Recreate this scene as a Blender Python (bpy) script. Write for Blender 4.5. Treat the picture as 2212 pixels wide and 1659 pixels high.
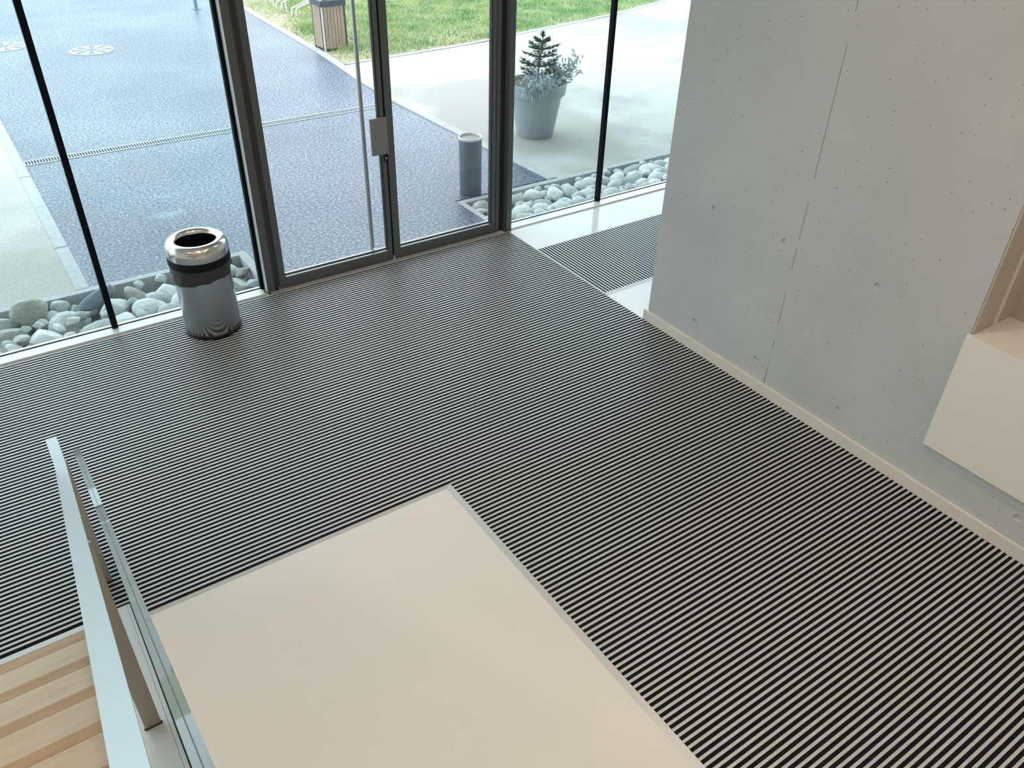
import bpy, bmesh, math, random
import numpy as np
from mathutils import Vector, Matrix, noise

# ------------------------------------------------------------------ scene / camera / world / light
for o in list(bpy.data.objects): bpy.data.objects.remove(o, do_unlink=True)
SC = bpy.context.scene
COL = SC.collection
SC.view_settings.view_transform = 'Standard'
SC.view_settings.look = 'None'
SC.view_settings.gamma = 1.0
SC.view_settings.use_curve_mapping = False
SC.view_settings.exposure = 0.0

CAM_H = 3.10
YAW, PITCH, ROLL = 0.6153237, 0.6156425, 0.0284329
cam_d = bpy.data.cameras.new('camera'); cam = bpy.data.objects.new('camera', cam_d); COL.objects.link(cam)
SC.camera = cam
cam_d.sensor_fit = 'HORIZONTAL'; cam_d.sensor_width = 36.0
cam_d.lens = 1755.86 / 2212 * 36.0
cam_d.clip_start = 0.05; cam_d.clip_end = 300
fwd = Vector((math.sin(YAW)*math.cos(PITCH), math.cos(YAW)*math.cos(PITCH), -math.sin(PITCH)))
rgt0 = Vector((math.cos(YAW), -math.sin(YAW), 0)); up0 = rgt0.cross(fwd)
rgt = rgt0*math.cos(ROLL) + up0*math.sin(ROLL); up = -rgt0*math.sin(ROLL) + up0*math.cos(ROLL)
cam.matrix_world = Matrix(((rgt.x, up.x, -fwd.x, 0), (rgt.y, up.y, -fwd.y, 0), (rgt.z, up.z, -fwd.z, CAM_H), (0, 0, 0, 1)))

# overcast bright sky
W = bpy.data.worlds.new('overcast_sky'); SC.world = W; W.use_nodes = True
nt = W.node_tree; nt.nodes.clear()
wo = nt.nodes.new('ShaderNodeOutputWorld'); wb = nt.nodes.new('ShaderNodeBackground')
tc = nt.nodes.new('ShaderNodeTexCoord'); sx = nt.nodes.new('ShaderNodeSeparateXYZ'); rp = nt.nodes.new('ShaderNodeValToRGB')
nt.links.new(tc.outputs['Generated'], sx.inputs[0]); nt.links.new(sx.outputs['Z'], rp.inputs[0])
rp.color_ramp.elements[0].position = 0.0; rp.color_ramp.elements[0].color = (0.78, 0.88, 0.96, 1)
rp.color_ramp.elements[1].position = 1.0; rp.color_ramp.elements[1].color = (0.86, 0.95, 1.0, 1)
nt.links.new(rp.outputs[0], wb.inputs[0]); wb.inputs[1].default_value = 3.5
nt.links.new(wb.outputs[0], wo.inputs[0])
INTERIOR_WATT = 24.0
LAMP_COL = (1.0, 0.83, 0.65)

# ------------------------------------------------------------------ helpers
random.seed(7); RNG = np.random.default_rng(11)

def mesh_from(name, verts, faces, smooth=False):
    me = bpy.data.meshes.new(name); me.from_pydata([tuple(v) for v in verts], [], faces); me.update()
    if smooth: me.polygons.foreach_set('use_smooth', [True]*len(me.polygons))
    return me

class MB:
    def __init__(self): self.v = []; self.f = []; self.smooth = False
    def add(self, vs, fs):
        b = len(self.v); self.v += [tuple(p) for p in vs]; self.f += [tuple(i+b for i in f) for f in fs]; return self
    def box(self, x0, x1, y0, y1, z0, z1, bev=0.0):
        if bev > 0 and min(x1-x0, y1-y0, z1-z0) > 2.2*bev:
            bm = bmesh.new(); bmesh.ops.create_cube(bm, size=1.0)
            for v in bm.verts: v.co = Vector(((x0+x1)/2+v.co.x*(x1-x0), (y0+y1)/2+v.co.y*(y1-y0), (z0+z1)/2+v.co.z*(z1-z0)))
            bmesh.ops.bevel(bm, geom=bm.edges[:], offset=bev, segments=2, affect='EDGES', profile=0.5)
            bm.verts.index_update()
            self.add([v.co for v in bm.verts], [[v.index for v in f.verts] for f in bm.faces]); bm.free(); return self
        return self.add([(x0,y0,z0),(x1,y0,z0),(x1,y1,z0),(x0,y1,z0),(x0,y0,z1),(x1,y0,z1),(x1,y1,z1),(x0,y1,z1)],
                        [(0,3,2,1),(4,5,6,7),(0,1,5,4),(1,2,6,5),(2,3,7,6),(3,0,4,7)])
    def prism(self, pts, axis, a, b):
        """polygon pts (2D) extruded along axis from a to b. axis 'x': pts=(y,z); 'y': (x,z); 'z': (x,y)"""
        def P(p, t):
            return (t,p[0],p[1]) if axis=='x' else ((p[0],t,p[1]) if axis=='y' else (p[0],p[1],t))
        n = len(pts); area = sum(pts[i][0]*pts[(i+1)%n][1]-pts[(i+1)%n][0]*pts[i][1] for i in range(n))
        pts = list(pts) if area > 0 else list(pts)[::-1]
        vs = [P(p,a) for p in pts]+[P(p,b) for p in pts]
        fs = [tuple(range(n))[::-1], tuple(range(n,2*n))]+[(i,(i+1)%n,(i+1)%n+n,i+n) for i in range(n)]
        if axis=='y': fs = [f[::-1] for f in fs]
        if b < a: fs = [f[::-1] for f in fs]
        return self.add(vs, fs)
    def lathe(self, prof, c=(0,0,0), n=48, closed=False):
        m = len(prof); vs = []
        for i in range(n):
            a = 2*math.pi*i/n
            for r,z in prof: vs.append((c[0]+r*math.cos(a), c[1]+r*math.sin(a), c[2]+z))
        fs = []
        for i in range(n):
            j = (i+1)%n
            for k in range(m-1 if not closed else m):
                k2 = (k+1)%m
                fs.append((i*m+k, j*m+k, j*m+k2, i*m+k2))
        self.add(vs, fs); self.smooth = True
        return self
    def tube(self, pts, r, n=10, r2=None):
        pts = [Vector(p) for p in pts]; vs = []; prev = None
        for i,p in enumerate(pts):
            d = (pts[min(i+1,len(pts)-1)]-pts[max(i-1,0)]).normalized()
            if prev is None:
                u = d.orthogonal().normalized()
            else:
                u = (prev - d*prev.dot(d)).normalized()
            prev = u; w = d.cross(u)
            rr = r if r2 is None else r+(r2-r)*i/(len(pts)-1)
            for k in range(n):
                a = 2*math.pi*k/n; vs.append(p+u*rr*math.cos(a)+w*rr*math.sin(a))
        fs = []
        for i in range(len(pts)-1):
            for k in range(n):
                k2 = (k+1)%n; fs.append((i*n+k, i*n+k2, (i+1)*n+k2, (i+1)*n+k))
        fs.append(tuple(range(n))[::-1]); fs.append(tuple(range((len(pts)-1)*n, len(pts)*n)))
        self.add(vs, fs); self.smooth = True; return self
    def mesh(self, name):
        me = mesh_from(name, self.v, self.f)
        if self.smooth:
            me.polygons.foreach_set('use_smooth', [True]*len(me.polygons))
            try: me.set_sharp_from_angle(angle=math.radians(38))
            except Exception: pass
        return me

def wpos(o):
    p = Vector((0,0,0))
    while o is not None: p = p + o.location; o = o.parent
    return p
def link(name, me, mat=None, parent=None, loc=None):
    o = bpy.data.objects.new(name, me); COL.objects.link(o)
    if mat is not None and (me is not None) and len(me.materials) == 0: me.materials.append(mat)
    L = Vector(loc) if loc is not None else Vector((0,0,0))
    if parent is not None:
        L = L - wpos(parent); o.parent = parent
    o.location = L
    return o
def part(name, mb, mat, parent=None): return link(name, mb.mesh(name), mat, parent)
def tag(o, label, cat, group=None):
    o['label'] = label; o['category'] = cat
    if group: o['group'] = group
    return o
def thing(name, label, cat, loc=(0,0,0), group=None):
    o = bpy.data.objects.new(name, None); COL.objects.link(o); o.location = loc; o.empty_display_size = 0.1
    return tag(o, label, cat, group)
def centre(o):
    """move a world-built mesh's origin to its base centre"""
    me = o.data; n = len(me.vertices); a = np.empty(n*3); me.vertices.foreach_get('co', a); a = a.reshape(-1,3)
    c = np.array([(a[:,0].min()+a[:,0].max())/2, (a[:,1].min()+a[:,1].max())/2, a[:,2].min()])
    me.vertices.foreach_set('co', (a-c).ravel()); me.update(); o.location = o.location + Vector(c); return o
def struct(name, mb=None, mat=None, parent=None, loc=(0,0,0)):
    if mb is None:
        o = bpy.data.objects.new(name, None); COL.objects.link(o); o.location = loc
    else: o = part(name, mb, mat, parent)
    if parent is None: o['kind'] = 'structure'
    return o

# ------------------------------------------------------------------ materials
def newmat(name):
    m = bpy.data.materials.new(name); m.use_nodes = True
    return m, m.node_tree, m.node_tree.nodes['Principled BSDF']
def L_(nt, a, b): nt.links.new(a, b)
def simple(name, col, rough=0.5, metal=0.0, spec=None, coat=0.0, var=0.0, scale=8.0, bump=0.0, bscale=60.0, aniso=0.0):
    m, nt, p = newmat(name)
    p.inputs['Roughness'].default_value = rough; p.inputs['Metallic'].default_value = metal
    p.inputs['Base Color'].default_value = (*col, 1)
    if spec is not None: p.inputs['Specular IOR Level'].default_value = spec
    p.inputs['Coat Weight'].default_value = coat
    if aniso: p.inputs['Anisotropic'].default_value = aniso
    tcn = nt.nodes.new('ShaderNodeTexCoord')
    if var > 0:
        n = nt.nodes.new('ShaderNodeTexNoise'); n.inputs['Scale'].default_value = scale; n.inputs['Detail'].default_value = 5
        L_(nt, tcn.outputs['Object'], n.inputs['Vector'])
        r = nt.nodes.new('ShaderNodeValToRGB')
        r.color_ramp.elements[0].position = 0.3; r.color_ramp.elements[1].position = 0.7
        r.color_ramp.elements[0].color = (*[c*(1-var) for c in col], 1); r.color_ramp.elements[1].color = (*[min(1,c*(1+var)) for c in col], 1)
        L_(nt, n.outputs['Fac'], r.inputs[0]); L_(nt, r.outputs[0], p.inputs['Base Color'])
    if bump > 0:
        n2 = nt.nodes.new('ShaderNodeTexNoise'); n2.inputs['Scale'].default_value = bscale; n2.inputs['Detail'].default_value = 4
        L_(nt, tcn.outputs['Object'], n2.inputs['Vector'])
        b = nt.nodes.new('ShaderNodeBump'); b.inputs['Strength'].default_value = bump; b.inputs['Distance'].default_value = 0.01
        L_(nt, n2.outputs['Fac'], b.inputs['Height']); L_(nt, b.outputs[0], p.inputs['Normal'])
    return m
def speckle(name, cols, scales, rough=0.9, bump=0.4, big=None):
    """granular ground: fine grains between three colours, plus optional large soft patches"""
    m, nt, p = newmat(name); p.inputs['Roughness'].default_value = rough
    g = nt.nodes.new('ShaderNodeTexCoord')
    n = nt.nodes.new('ShaderNodeTexNoise'); n.inputs['Scale'].default_value = scales[0]; n.inputs['Detail'].default_value = 3; n.inputs['Roughness'].default_value = 0.7
    L_(nt, g.outputs['Object'], n.inputs['Vector'])
    r = nt.nodes.new('ShaderNodeValToRGB'); e = r.color_ramp.elements
    e[0].position = 0.36; e[0].color = (*cols[0],1); e[1].position = 0.66; e[1].color = (*cols[2],1)
    k = e.new(0.5); k.color = (*cols[1],1)
    L_(nt, n.outputs['Fac'], r.inputs[0])
    out = r.outputs[0]
    if big:
        n2 = nt.nodes.new('ShaderNodeTexNoise'); n2.inputs['Scale'].default_value = scales[1]; n2.inputs['Detail'].default_value = 4
        L_(nt, g.outputs['Object'], n2.inputs['Vector'])
        r2 = nt.nodes.new('ShaderNodeValToRGB'); r2.color_ramp.elements[0].position = 0.38; r2.color_ramp.elements[1].position = 0.62
        r2.color_ramp.elements[0].color = (*big[0],1); r2.color_ramp.elements[1].color = (*big[1],1)
        L_(nt, n2.outputs['Fac'], r2.inputs[0])
        mx = nt.nodes.new('ShaderNodeMix'); mx.data_type = 'RGBA'; mx.blend_type = 'MULTIPLY'; mx.inputs[0].default_value = 1.0
        L_(nt, out, mx.inputs[6]); L_(nt, r2.outputs[0], mx.inputs[7]); out = mx.outputs[2]
    L_(nt, out, p.inputs['Base Color'])
    if bump:
        b = nt.nodes.new('ShaderNodeBump'); b.inputs['Strength'].default_value = bump; b.inputs['Distance'].default_value = 0.004
        L_(nt, n.outputs['Fac'], b.inputs['Height']); L_(nt, b.outputs[0], p.inputs['Normal'])
    return m
def glass_mat(name, tint, rough=0.0, ior=1.5, refl=1.0):
    m = bpy.data.materials.new(name); m.use_nodes = True; nt = m.node_tree; nt.nodes.clear()
    o = nt.nodes.new('ShaderNodeOutputMaterial'); mx = nt.nodes.new('ShaderNodeMixShader')
    t = nt.nodes.new('ShaderNodeBsdfTransparent'); t.inputs[0].default_value = (*tint,1)
    g = nt.nodes.new('ShaderNodeBsdfGlossy'); g.inputs['Roughness'].default_value = rough; g.inputs[0].default_value = (refl,refl,refl,1)
    lw = nt.nodes.new('ShaderNodeLayerWeight'); lw.inputs[0].default_value = 0.5
    pw = nt.nodes.new('ShaderNodeMath'); pw.operation = 'POWER'; pw.inputs[1].default_value = 5.0; L_(nt, lw.outputs['Facing'], pw.inputs[0])
    f0 = ((ior-1)/(ior+1))**2
    ma = nt.nodes.new('ShaderNodeMath'); ma.operation = 'MULTIPLY_ADD'; ma.inputs[1].default_value = 1-f0; ma.inputs[2].default_value = f0; L_(nt, pw.outputs[0], ma.inputs[0])
    L_(nt, ma.outputs[0], mx.inputs[0]); L_(nt, t.outputs[0], mx.inputs[1]); L_(nt, g.outputs[0], mx.inputs[2]); L_(nt, mx.outputs[0], o.inputs[0])
    return m
def wood_mat(name, c0, c1, axis_scale, rough=0.45):
    m, nt, p = newmat(name); p.inputs['Roughness'].default_value = rough
    g = nt.nodes.new('ShaderNodeTexCoord'); mp = nt.nodes.new('ShaderNodeMapping'); mp.inputs['Scale'].default_value = axis_scale
    L_(nt, g.outputs['Object'], mp.inputs['Vector'])
    n = nt.nodes.new('ShaderNodeTexNoise'); n.inputs['Scale'].default_value = 3.0; n.inputs['Detail'].default_value = 6; n.inputs['Distortion'].default_value = 0.6
    L_(nt, mp.outputs[0], n.inputs['Vector'])
    r = nt.nodes.new('ShaderNodeValToRGB'); r.color_ramp.elements[0].position = 0.3; r.color_ramp.elements[1].position = 0.7
    r.color_ramp.elements[0].color = (*c0,1); r.color_ramp.elements[1].color = (*c1,1)
    L_(nt, n.outputs['Fac'], r.inputs[0]); L_(nt, r.outputs[0], p.inputs['Base Color'])
    return m
def concrete_mat(name):
    m, nt, p = newmat(name); p.inputs['Roughness'].default_value = 0.72
    g = nt.nodes.new('ShaderNodeTexCoord')
    n = nt.nodes.new('ShaderNodeTexNoise'); n.inputs['Scale'].default_value = 1.6; n.inputs['Detail'].default_value = 7; n.inputs['Roughness'].default_value = 0.55
    L_(nt, g.outputs['Object'], n.inputs['Vector'])
    r = nt.nodes.new('ShaderNodeValToRGB'); r.color_ramp.elements[0].position = 0.25; r.color_ramp.elements[1].position = 0.75
    r.color_ramp.elements[0].color = (0.465,0.47,0.47,1); r.color_ramp.elements[1].color = (0.545,0.545,0.535,1)
    L_(nt, n.outputs['Fac'], r.inputs[0])
    # air voids: sparse small dark dots
    vo = nt.nodes.new('ShaderNodeTexVoronoi'); vo.inputs['Scale'].default_value = 15.0; vo.inputs['Randomness'].default_value = 1.0
    vo.voronoi_dimensions = '2D'
    s3 = nt.nodes.new('ShaderNodeSeparateXYZ'); c3 = nt.nodes.new('ShaderNodeCombineXYZ'); L_(nt, g.outputs['Object'], s3.inputs[0])
    L_(nt, s3.outputs['Y'], c3.inputs[0]); L_(nt, s3.outputs['Z'], c3.inputs[1]); L_(nt, c3.outputs[0], vo.inputs['Vector'])
    sep = nt.nodes.new('ShaderNodeSeparateColor'); L_(nt, vo.outputs['Color'], sep.inputs[0])
    rad = nt.nodes.new('ShaderNodeMath'); rad.operation = 'MULTIPLY'; rad.inputs[1].default_value = 0.062; L_(nt, sep.outputs[0], rad.inputs[0])
    sub = nt.nodes.new('ShaderNodeMath'); sub.operation = 'LESS_THAN'; L_(nt, vo.outputs['Distance'], sub.inputs[0]); L_(nt, rad.outputs[0], sub.inputs[1])
    pick = nt.nodes.new('ShaderNodeMath'); pick.operation = 'GREATER_THAN'; pick.inputs[1].default_value = 0.55; L_(nt, sep.outputs[1], pick.inputs[0])
    mul = nt.nodes.new('ShaderNodeMath'); mul.operation = 'MULTIPLY'; L_(nt, sub.outputs[0], mul.inputs[0]); L_(nt, pick.outputs[0], mul.inputs[1])
    mx = nt.nodes.new('ShaderNodeMix'); mx.data_type = 'RGBA'; L_(nt, mul.outputs[0], mx.inputs[0]); L_(nt, r.outputs[0], mx.inputs[6]); mx.inputs[7].default_value = (0.20,0.20,0.19,1)
    L_(nt, mx.outputs[2], p.inputs['Base Color'])
    n2 = nt.nodes.new('ShaderNodeTexNoise'); n2.inputs['Scale'].default_value = 5; n2.inputs['Detail'].default_value = 5; L_(nt, g.outputs['Object'], n2.inputs['Vector'])
    b = nt.nodes.new('ShaderNodeBump'); b.inputs['Strength'].default_value = 0.10; b.inputs['Distance'].default_value = 0.02
    L_(nt, n2.outputs['Fac'], b.inputs['Height']); L_(nt, b.outputs[0], p.inputs['Normal'])
    return m

M = {}
M['concrete'] = concrete_mat('concrete')
M['resin'] = simple('resin_floor', (0.765,0.73,0.675), 0.30, var=0.02, scale=1.2)
M['resin_daylit'] = simple('resin_floor_daylit', (0.80,0.80,0.79), 0.12, var=0.02, scale=1.2)  # same white resin floor, coloured paler and cooler where window light falls
M['skirting'] = simple('cream_skirting', (0.70,0.655,0.58), 0.45, var=0.02, scale=3)
M['bar'] = simple('mat_aluminium', (0.63,0.64,0.65), 0.42, metal=0.25)
M['insert'] = speckle('mat_fibre', [(0.004,0.004,0.005),(0.008,0.008,0.010),(0.045,0.045,0.05)], (420,), 0.95, 0.5)
M['insert'].node_tree.nodes['Principled BSDF'].inputs['Specular IOR Level'].default_value = 0.08
M['edge'] = simple('edge_aluminium', (0.60,0.60,0.59), 0.45, metal=0.35)
M['frame'] = simple('frame_bronze_grey', (0.115,0.125,0.125), 0.42, metal=0.35)
M['frame_dark'] = simple('frame_dark_grey', (0.045,0.052,0.052), 0.5, metal=0.2)
M['black'] = simple('black_gasket', (0.004,0.006,0.010), 0.6, spec=0.12)
M['blackplastic'] = simple('black_plastic', (0.010,0.010,0.012), 0.35)
M['sill'] = simple('white_sill', (0.80,0.81,0.82), 0.18, coat=0.3)
M['bead'] = simple('light_glazing_bead', (0.55,0.58,0.58), 0.25, metal=0.5)
M['glass'] = glass_mat('window_glass', (0.905,0.972,0.98))
M['doorglass'] = glass_mat('door_glass', (0.965,0.975,0.985))
M['rail'] = simple('brushed_steel_rail', (0.40,0.405,0.405), 0.33, metal=1.0, bump=0.02, bscale=200)
M['post'] = simple('satin_steel_post', (0.47,0.43,0.37), 0.45, metal=0.55)
M['steel'] = simple('bin_steel', (0.50,0.52,0.52), 0.22, metal=1.0, aniso=0.6)
M['lidsteel'] = simple('bin_lid_steel', (0.72,0.70,0.65), 0.17, metal=1.0, aniso=0.5)
M['chrome'] = simple('chrome', (0.8,0.8,0.8), 0.12, metal=1.0)
M['bag'] = simple('grey_bag_film', (0.028,0.031,0.032), 0.35)
M['collar'] = simple('bin_collar_black', (0.006,0.006,0.007), 0.6, spec=0.2)
M['plate'] = simple('grey_plate', (0.23,0.24,0.235), 0.6)
M['white_paint'] = simple('white_paint', (0.74,0.72,0.69), 0.5, var=0.015, scale=2)
M['bench_white'] = simple('cream_white_panel', (0.79,0.745,0.68), 0.42, var=0.01, scale=2)
M['niche'] = simple('niche_board', (0.50,0.45,0.38), 0.55, var=0.05, scale=2)
M['wood_light'] = wood_mat('maple_tread', (0.58,0.47,0.34), (0.68,0.57,0.44), (1.2,14,14))
M['wood_dark'] = wood_mat('maple_nosing', (0.43,0.285,0.16), (0.52,0.36,0.22), (1.2,14,14))
M['asphalt'] = speckle('asphalt', [(0.034,0.046,0.066),(0.104,0.135,0.180),(0.34,0.41,0.49)], (38,0.55), 0.42, 0.3, big=((0.76,0.78,0.80),(1.15,1.13,1.12)))
M['sand'] = speckle('stabilised_gravel', [(0.40,0.385,0.35),(0.50,0.485,0.45),(0.58,0.57,0.54)], (60,0.8), 0.95, 0.2, big=((0.86,0.85,0.83),(1.08,1.08,1.08)))
M['terrace'] = speckle('terrace_gravel', [(0.40,0.385,0.35),(0.50,0.485,0.45),(0.58,0.57,0.54)], (60,0.42), 0.9, 0.2, big=((0.80,0.80,0.78),(1.06,1.06,1.06)))
for n_ in M['terrace'].node_tree.nodes:
    if n_.type == 'VALTORGB' and abs(n_.color_ramp.elements[0].position-0.38) < 1e-4: n_.color_ramp.elements[0].position = 0.43; n_.color_ramp.elements[1].position = 0.50
M['kerb'] = simple('kerb_concrete', (0.46,0.48,0.48), 0.85, var=0.08, scale=14, bump=0.15, bscale=90)
M['soil'] = speckle('soil', [(0.05,0.04,0.03),(0.12,0.09,0.065),(0.30,0.24,0.18)], (60,), 1.0, 0.8)
M['lawnsoil'] = speckle('lawn_soil', [(0.20,0.19,0.11),(0.33,0.31,0.20),(0.52,0.48,0.36)], (16,0.5), 1.0, 0.6, big=((0.75,0.9,0.7),(1.2,1.12,1.1)))
M['iron'] = simple('cast_iron_grey', (0.20,0.22,0.24), 0.6, metal=0.2, var=0.15, scale=20)
M['covercement'] = simple('cover_infill', (0.50,0.52,0.52), 0.8, var=0.12, scale=30)
M['grate'] = simple('galvanised_grate', (0.36,0.41,0.43), 0.5, metal=0.3)
M['pot'] = simple('grey_planter', (0.33,0.38,0.40), 0.5)
M['bark'] = simple('fir_bark', (0.12,0.10,0.08), 0.9, var=0.2, scale=40)
M['needle'] = simple('fir_needles', (0.045,0.115,0.075), 0.6, var=0.25, scale=12)
M['silverleaf'] = simple('silver_leaves', (0.42,0.49,0.49), 0.8, var=0.12, scale=20)
M['ash'] = simple('ashtray_grey', (0.12,0.16,0.19), 0.4, metal=0.15)
M['ashdark'] = simple('ashtray_plate', (0.10,0.13,0.15), 0.5)
M['litterwood'] = wood_mat('litter_slat', (0.36,0.27,0.19), (0.46,0.36,0.27), (10,10,1.0), 0.7)
M['littermetal'] = simple('litter_metal', (0.055,0.075,0.095), 0.45)
M['racksteel'] = simple('white_rack', (0.72,0.73,0.72), 0.4)
M['signpost'] = simple('blue_grey_post', (0.16,0.26,0.33), 0.5)
M['ceil'] = simple('ceiling_white', (0.70,0.69,0.67), 0.8)
M['facade'] = simple('facade_grey', (0.40,0.41,0.41), 0.8)
M['lamp_dark'] = simple('lamp_shade_dark', (0.05,0.05,0.05), 0.4)
M['trenchbed'] = speckle('trench_bed', [(0.05,0.07,0.075),(0.10,0.13,0.135),(0.2,0.23,0.23)], (40,), 1.0, 0.8)
def stone_mat(name, c0, c1):
    m, nt, p = newmat(name); p.inputs['Roughness'].default_value = 0.85
    g = nt.nodes.new('ShaderNodeTexCoord'); oi = nt.nodes.new('ShaderNodeObjectInfo')
    mp = nt.nodes.new('ShaderNodeMapping'); mp.inputs['Scale'].default_value = (1,1,3.5); L_(nt, g.outputs['Object'], mp.inputs['Vector'])
    n = nt.nodes.new('ShaderNodeTexNoise'); n.inputs['Scale'].default_value = 2.2; n.inputs['Detail'].default_value = 6; L_(nt, mp.outputs[0], n.inputs['Vector'])
    r = nt.nodes.new('ShaderNodeValToRGB'); r.color_ramp.elements[0].position = 0.3; r.color_ramp.elements[1].position = 0.7
    r.color_ramp.elements[0].color = (*c0,1); r.color_ramp.elements[1].color = (*c1,1); L_(nt, n.outputs['Fac'], r.inputs[0])
    h = nt.nodes.new('ShaderNodeHueSaturation'); mr = nt.nodes.new('ShaderNodeMapRange'); mr.inputs[3].default_value = 0.72; mr.inputs[4].default_value = 1.22
    L_(nt, oi.outputs['Random'], mr.inputs[0]); L_(nt, mr.outputs[0], h.inputs['Value']); L_(nt, r.outputs[0], h.inputs['Color'])
    L_(nt, h.outputs[0], p.inputs['Base Color'])
    b = nt.nodes.new('ShaderNodeBump'); b.inputs['Strength'].default_value = 0.25; b.inputs['Distance'].default_value = 0.1
    n2 = nt.nodes.new('ShaderNodeTexNoise'); n2.inputs['Scale'].default_value = 5; n2.inputs['Detail'].default_value = 6; L_(nt, g.outputs['Object'], n2.inputs['Vector'])
    L_(nt, n2.outputs['Fac'], b.inputs['Height']); L_(nt, b.outputs[0], p.inputs['Normal'])
    return m
M['stone_grey'] = stone_mat('river_stone', (0.40,0.44,0.43), (0.64,0.68,0.66))
M['stone_white'] = stone_mat('white_pebble', (0.58,0.61,0.60), (0.78,0.80,0.78))
M['stone_blue'] = stone_mat('blue_stone', (0.18,0.24,0.30), (0.34,0.42,0.50))
M['stone_tan'] = stone_mat('tan_stone', (0.42,0.43,0.38), (0.60,0.61,0.55))
M['stone_bright'] = stone_mat('bright_boulder', (0.60,0.65,0.64), (0.82,0.86,0.85))

# ------------------------------------------------------------------ key dimensions (metres)
GLASS_Y0, GLASS_Y1 = 5.690, 5.710
MAT_X1 = 3.841                 # right edge of the mat, foot of the skirting
SLAB_X1, SLAB_Y1 = 1.690, 2.968
STAIR_Y = 3.055
STAIR_X0, COPE_X0, COPE_X1 = -1.75, -0.135, 0.045
PITCH_BAR = 0.030430
ROOM_X0, ROOM_X1, ROOM_Y0, CEIL_Z = -4.2, 9.6, -4.5, 4.3
WALL_X, WALL_Y1 = 3.862, 3.733

# ------------------------------------------------------------------ room shell
struct('floor', MB().box(ROOM_X0, ROOM_X1, ROOM_Y0, 5.735, -0.30, -0.0165), M['resin'])
fl = MB()
fl.box(COPE_X1, SLAB_X1-0.036, ROOM_Y0, SLAB_Y1-0.024, -0.0165, -0.004)
part('floor_slab', fl, M['resin'], bpy.data.objects['floor'])
fl = MB()
fl.box(MAT_X1, ROOM_X1, 5.127, 5.577, -0.0165, -0.002)      # strip under the right window
fl.box(MAT_X1+0.001, ROOM_X1, WALL_Y1-0.5, 4.173, -0.0165, -0.004)
part('floor_slab', fl, M['resin_daylit'], bpy.data.objects['floor'])
fl = MB(); fl.box(MAT_X1+0.02, ROOM_X1, ROOM_Y0, WALL_Y1-0.5, -0.0165, -0.004)
part('floor_slab', fl, M['resin'], bpy.data.objects['floor'])
struct('ceiling', MB().box(ROOM_X0-0.2, ROOM_X1+0.2, ROOM_Y0-0.2, 5.80, CEIL_Z, CEIL_Z+0.35), M['ceil'])
struct('wall_back', MB().box(ROOM_X0-0.2, ROOM_X1+0.2, ROOM_Y0-0.2, ROOM_Y0, -0.3, CEIL_Z), M['white_paint'])
struct('wall_left', MB().box(ROOM_X0-0.2, ROOM_X0, ROOM_Y0, 5.80, -0.3, CEIL_Z), M['white_paint'])
struct('wall_far_right', MB().box(ROOM_X1, ROOM_X1+0.2, ROOM_Y0, 5.80, -0.3, CEIL_Z), M['white_paint'])
struct('wall_facade', MB().box(ROOM_X0-6, ROOM_X1+8, 5.60, 5.85, CEIL_Z+0.35, 9.5), M['facade'])

struct('ceiling_added_canopy', MB().box(ROOM_X0-2, ROOM_X1+3, 5.851, 7.75, 4.40, 4.62), M['facade'])  # unseen canopy, added to shade the asphalt close to the front
# concrete wall with a formwork joint, tie holes and a niche
NICHE_Y1, NICHE_Z0, NICHE_X = 1.531, 1.022, 4.205
wall = struct('wall_right', None, None, None, (WALL_X, 1.0, 0.0))
def holed_panel(y0, y1, z0, z1, holes, xf, depth=0.008, r=0.022, back=4.30, n=20):
    bm = bmesh.new()
    def ring(pts): 
        vs = [bm.verts.new(p) for p in pts]
        return vs, [bm.edges.new((vs[i], vs[(i+1)%len(vs)])) for i in range(len(vs))]
    vo, eo = ring([(xf,y0,z0),(xf,y1,z0),(xf,y1,z1),(xf,y0,z1)])
    es = list(eo)
    for (hy,hz) in holes:
        pts = [(xf, hy+r*math.cos(2*math.pi*i/n), hz+r*math.sin(2*math.pi*i/n)) for i in range(n)]
        vr, er = ring(pts); es += er
        vi = [bm.verts.new((xf+depth, hy+(p[1]-hy)*0.80, hz+(p[2]-hz)*0.80)) for p in pts]
        for i in range(n): bm.faces.new((vr[i], vr[(i+1)%n], vi[(i+1)%n], vi[i]))
        bm.faces.new(vi)
    bmesh.ops.triangle_fill(bm, use_beauty=True, edges=es)
    vb = [bm.verts.new((back, v.co.y, v.co.z)) for v in vo]
    for i in range(4): bm.faces.new((vo[i], vo[(i+1)%4], vb[(i+1)%4], vb[i]))
    bm.faces.new(vb)
    bmesh.ops.recalc_face_normals(bm, faces=bm.faces[:])
    me = bpy.data.meshes.new('concrete_panel'); bm.to_mesh(me); bm.free(); return me
JY = 2.617
tz = [0.21, 1.04, 2.46, 3.3]
link('concrete_panel', holed_panel(JY+0.0018, WALL_Y1, -0.01, CEIL_Z, [(y,z) for y in (3.28,2.715) for z in tz], WALL_X), M['concrete'], wall)
link('concrete_panel', holed_panel(NICHE_Y1, JY-0.0018, -0.01, CEIL_Z, [(2.07,z) for z in tz], WALL_X), M['concrete'], wall)
link('concrete_panel', holed_panel(ROOM_Y0, NICHE_Y1, -0.01, NICHE_Z0-0.03, [(y,0.215) for y in (0.975,0.40,-0.2)], WALL_X), M['concrete'], wall)
link('concrete_panel', holed_panel(ROOM_Y0, NICHE_Y1, 2.45, CEIL_Z, [], WALL_X), M['concrete'], wall)
part('joint_backing', MB().box(WALL_X+0.006, 4.28, JY-0.0017, JY+0.0017, 0, CEIL_Z), M['black'], wall)
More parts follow.
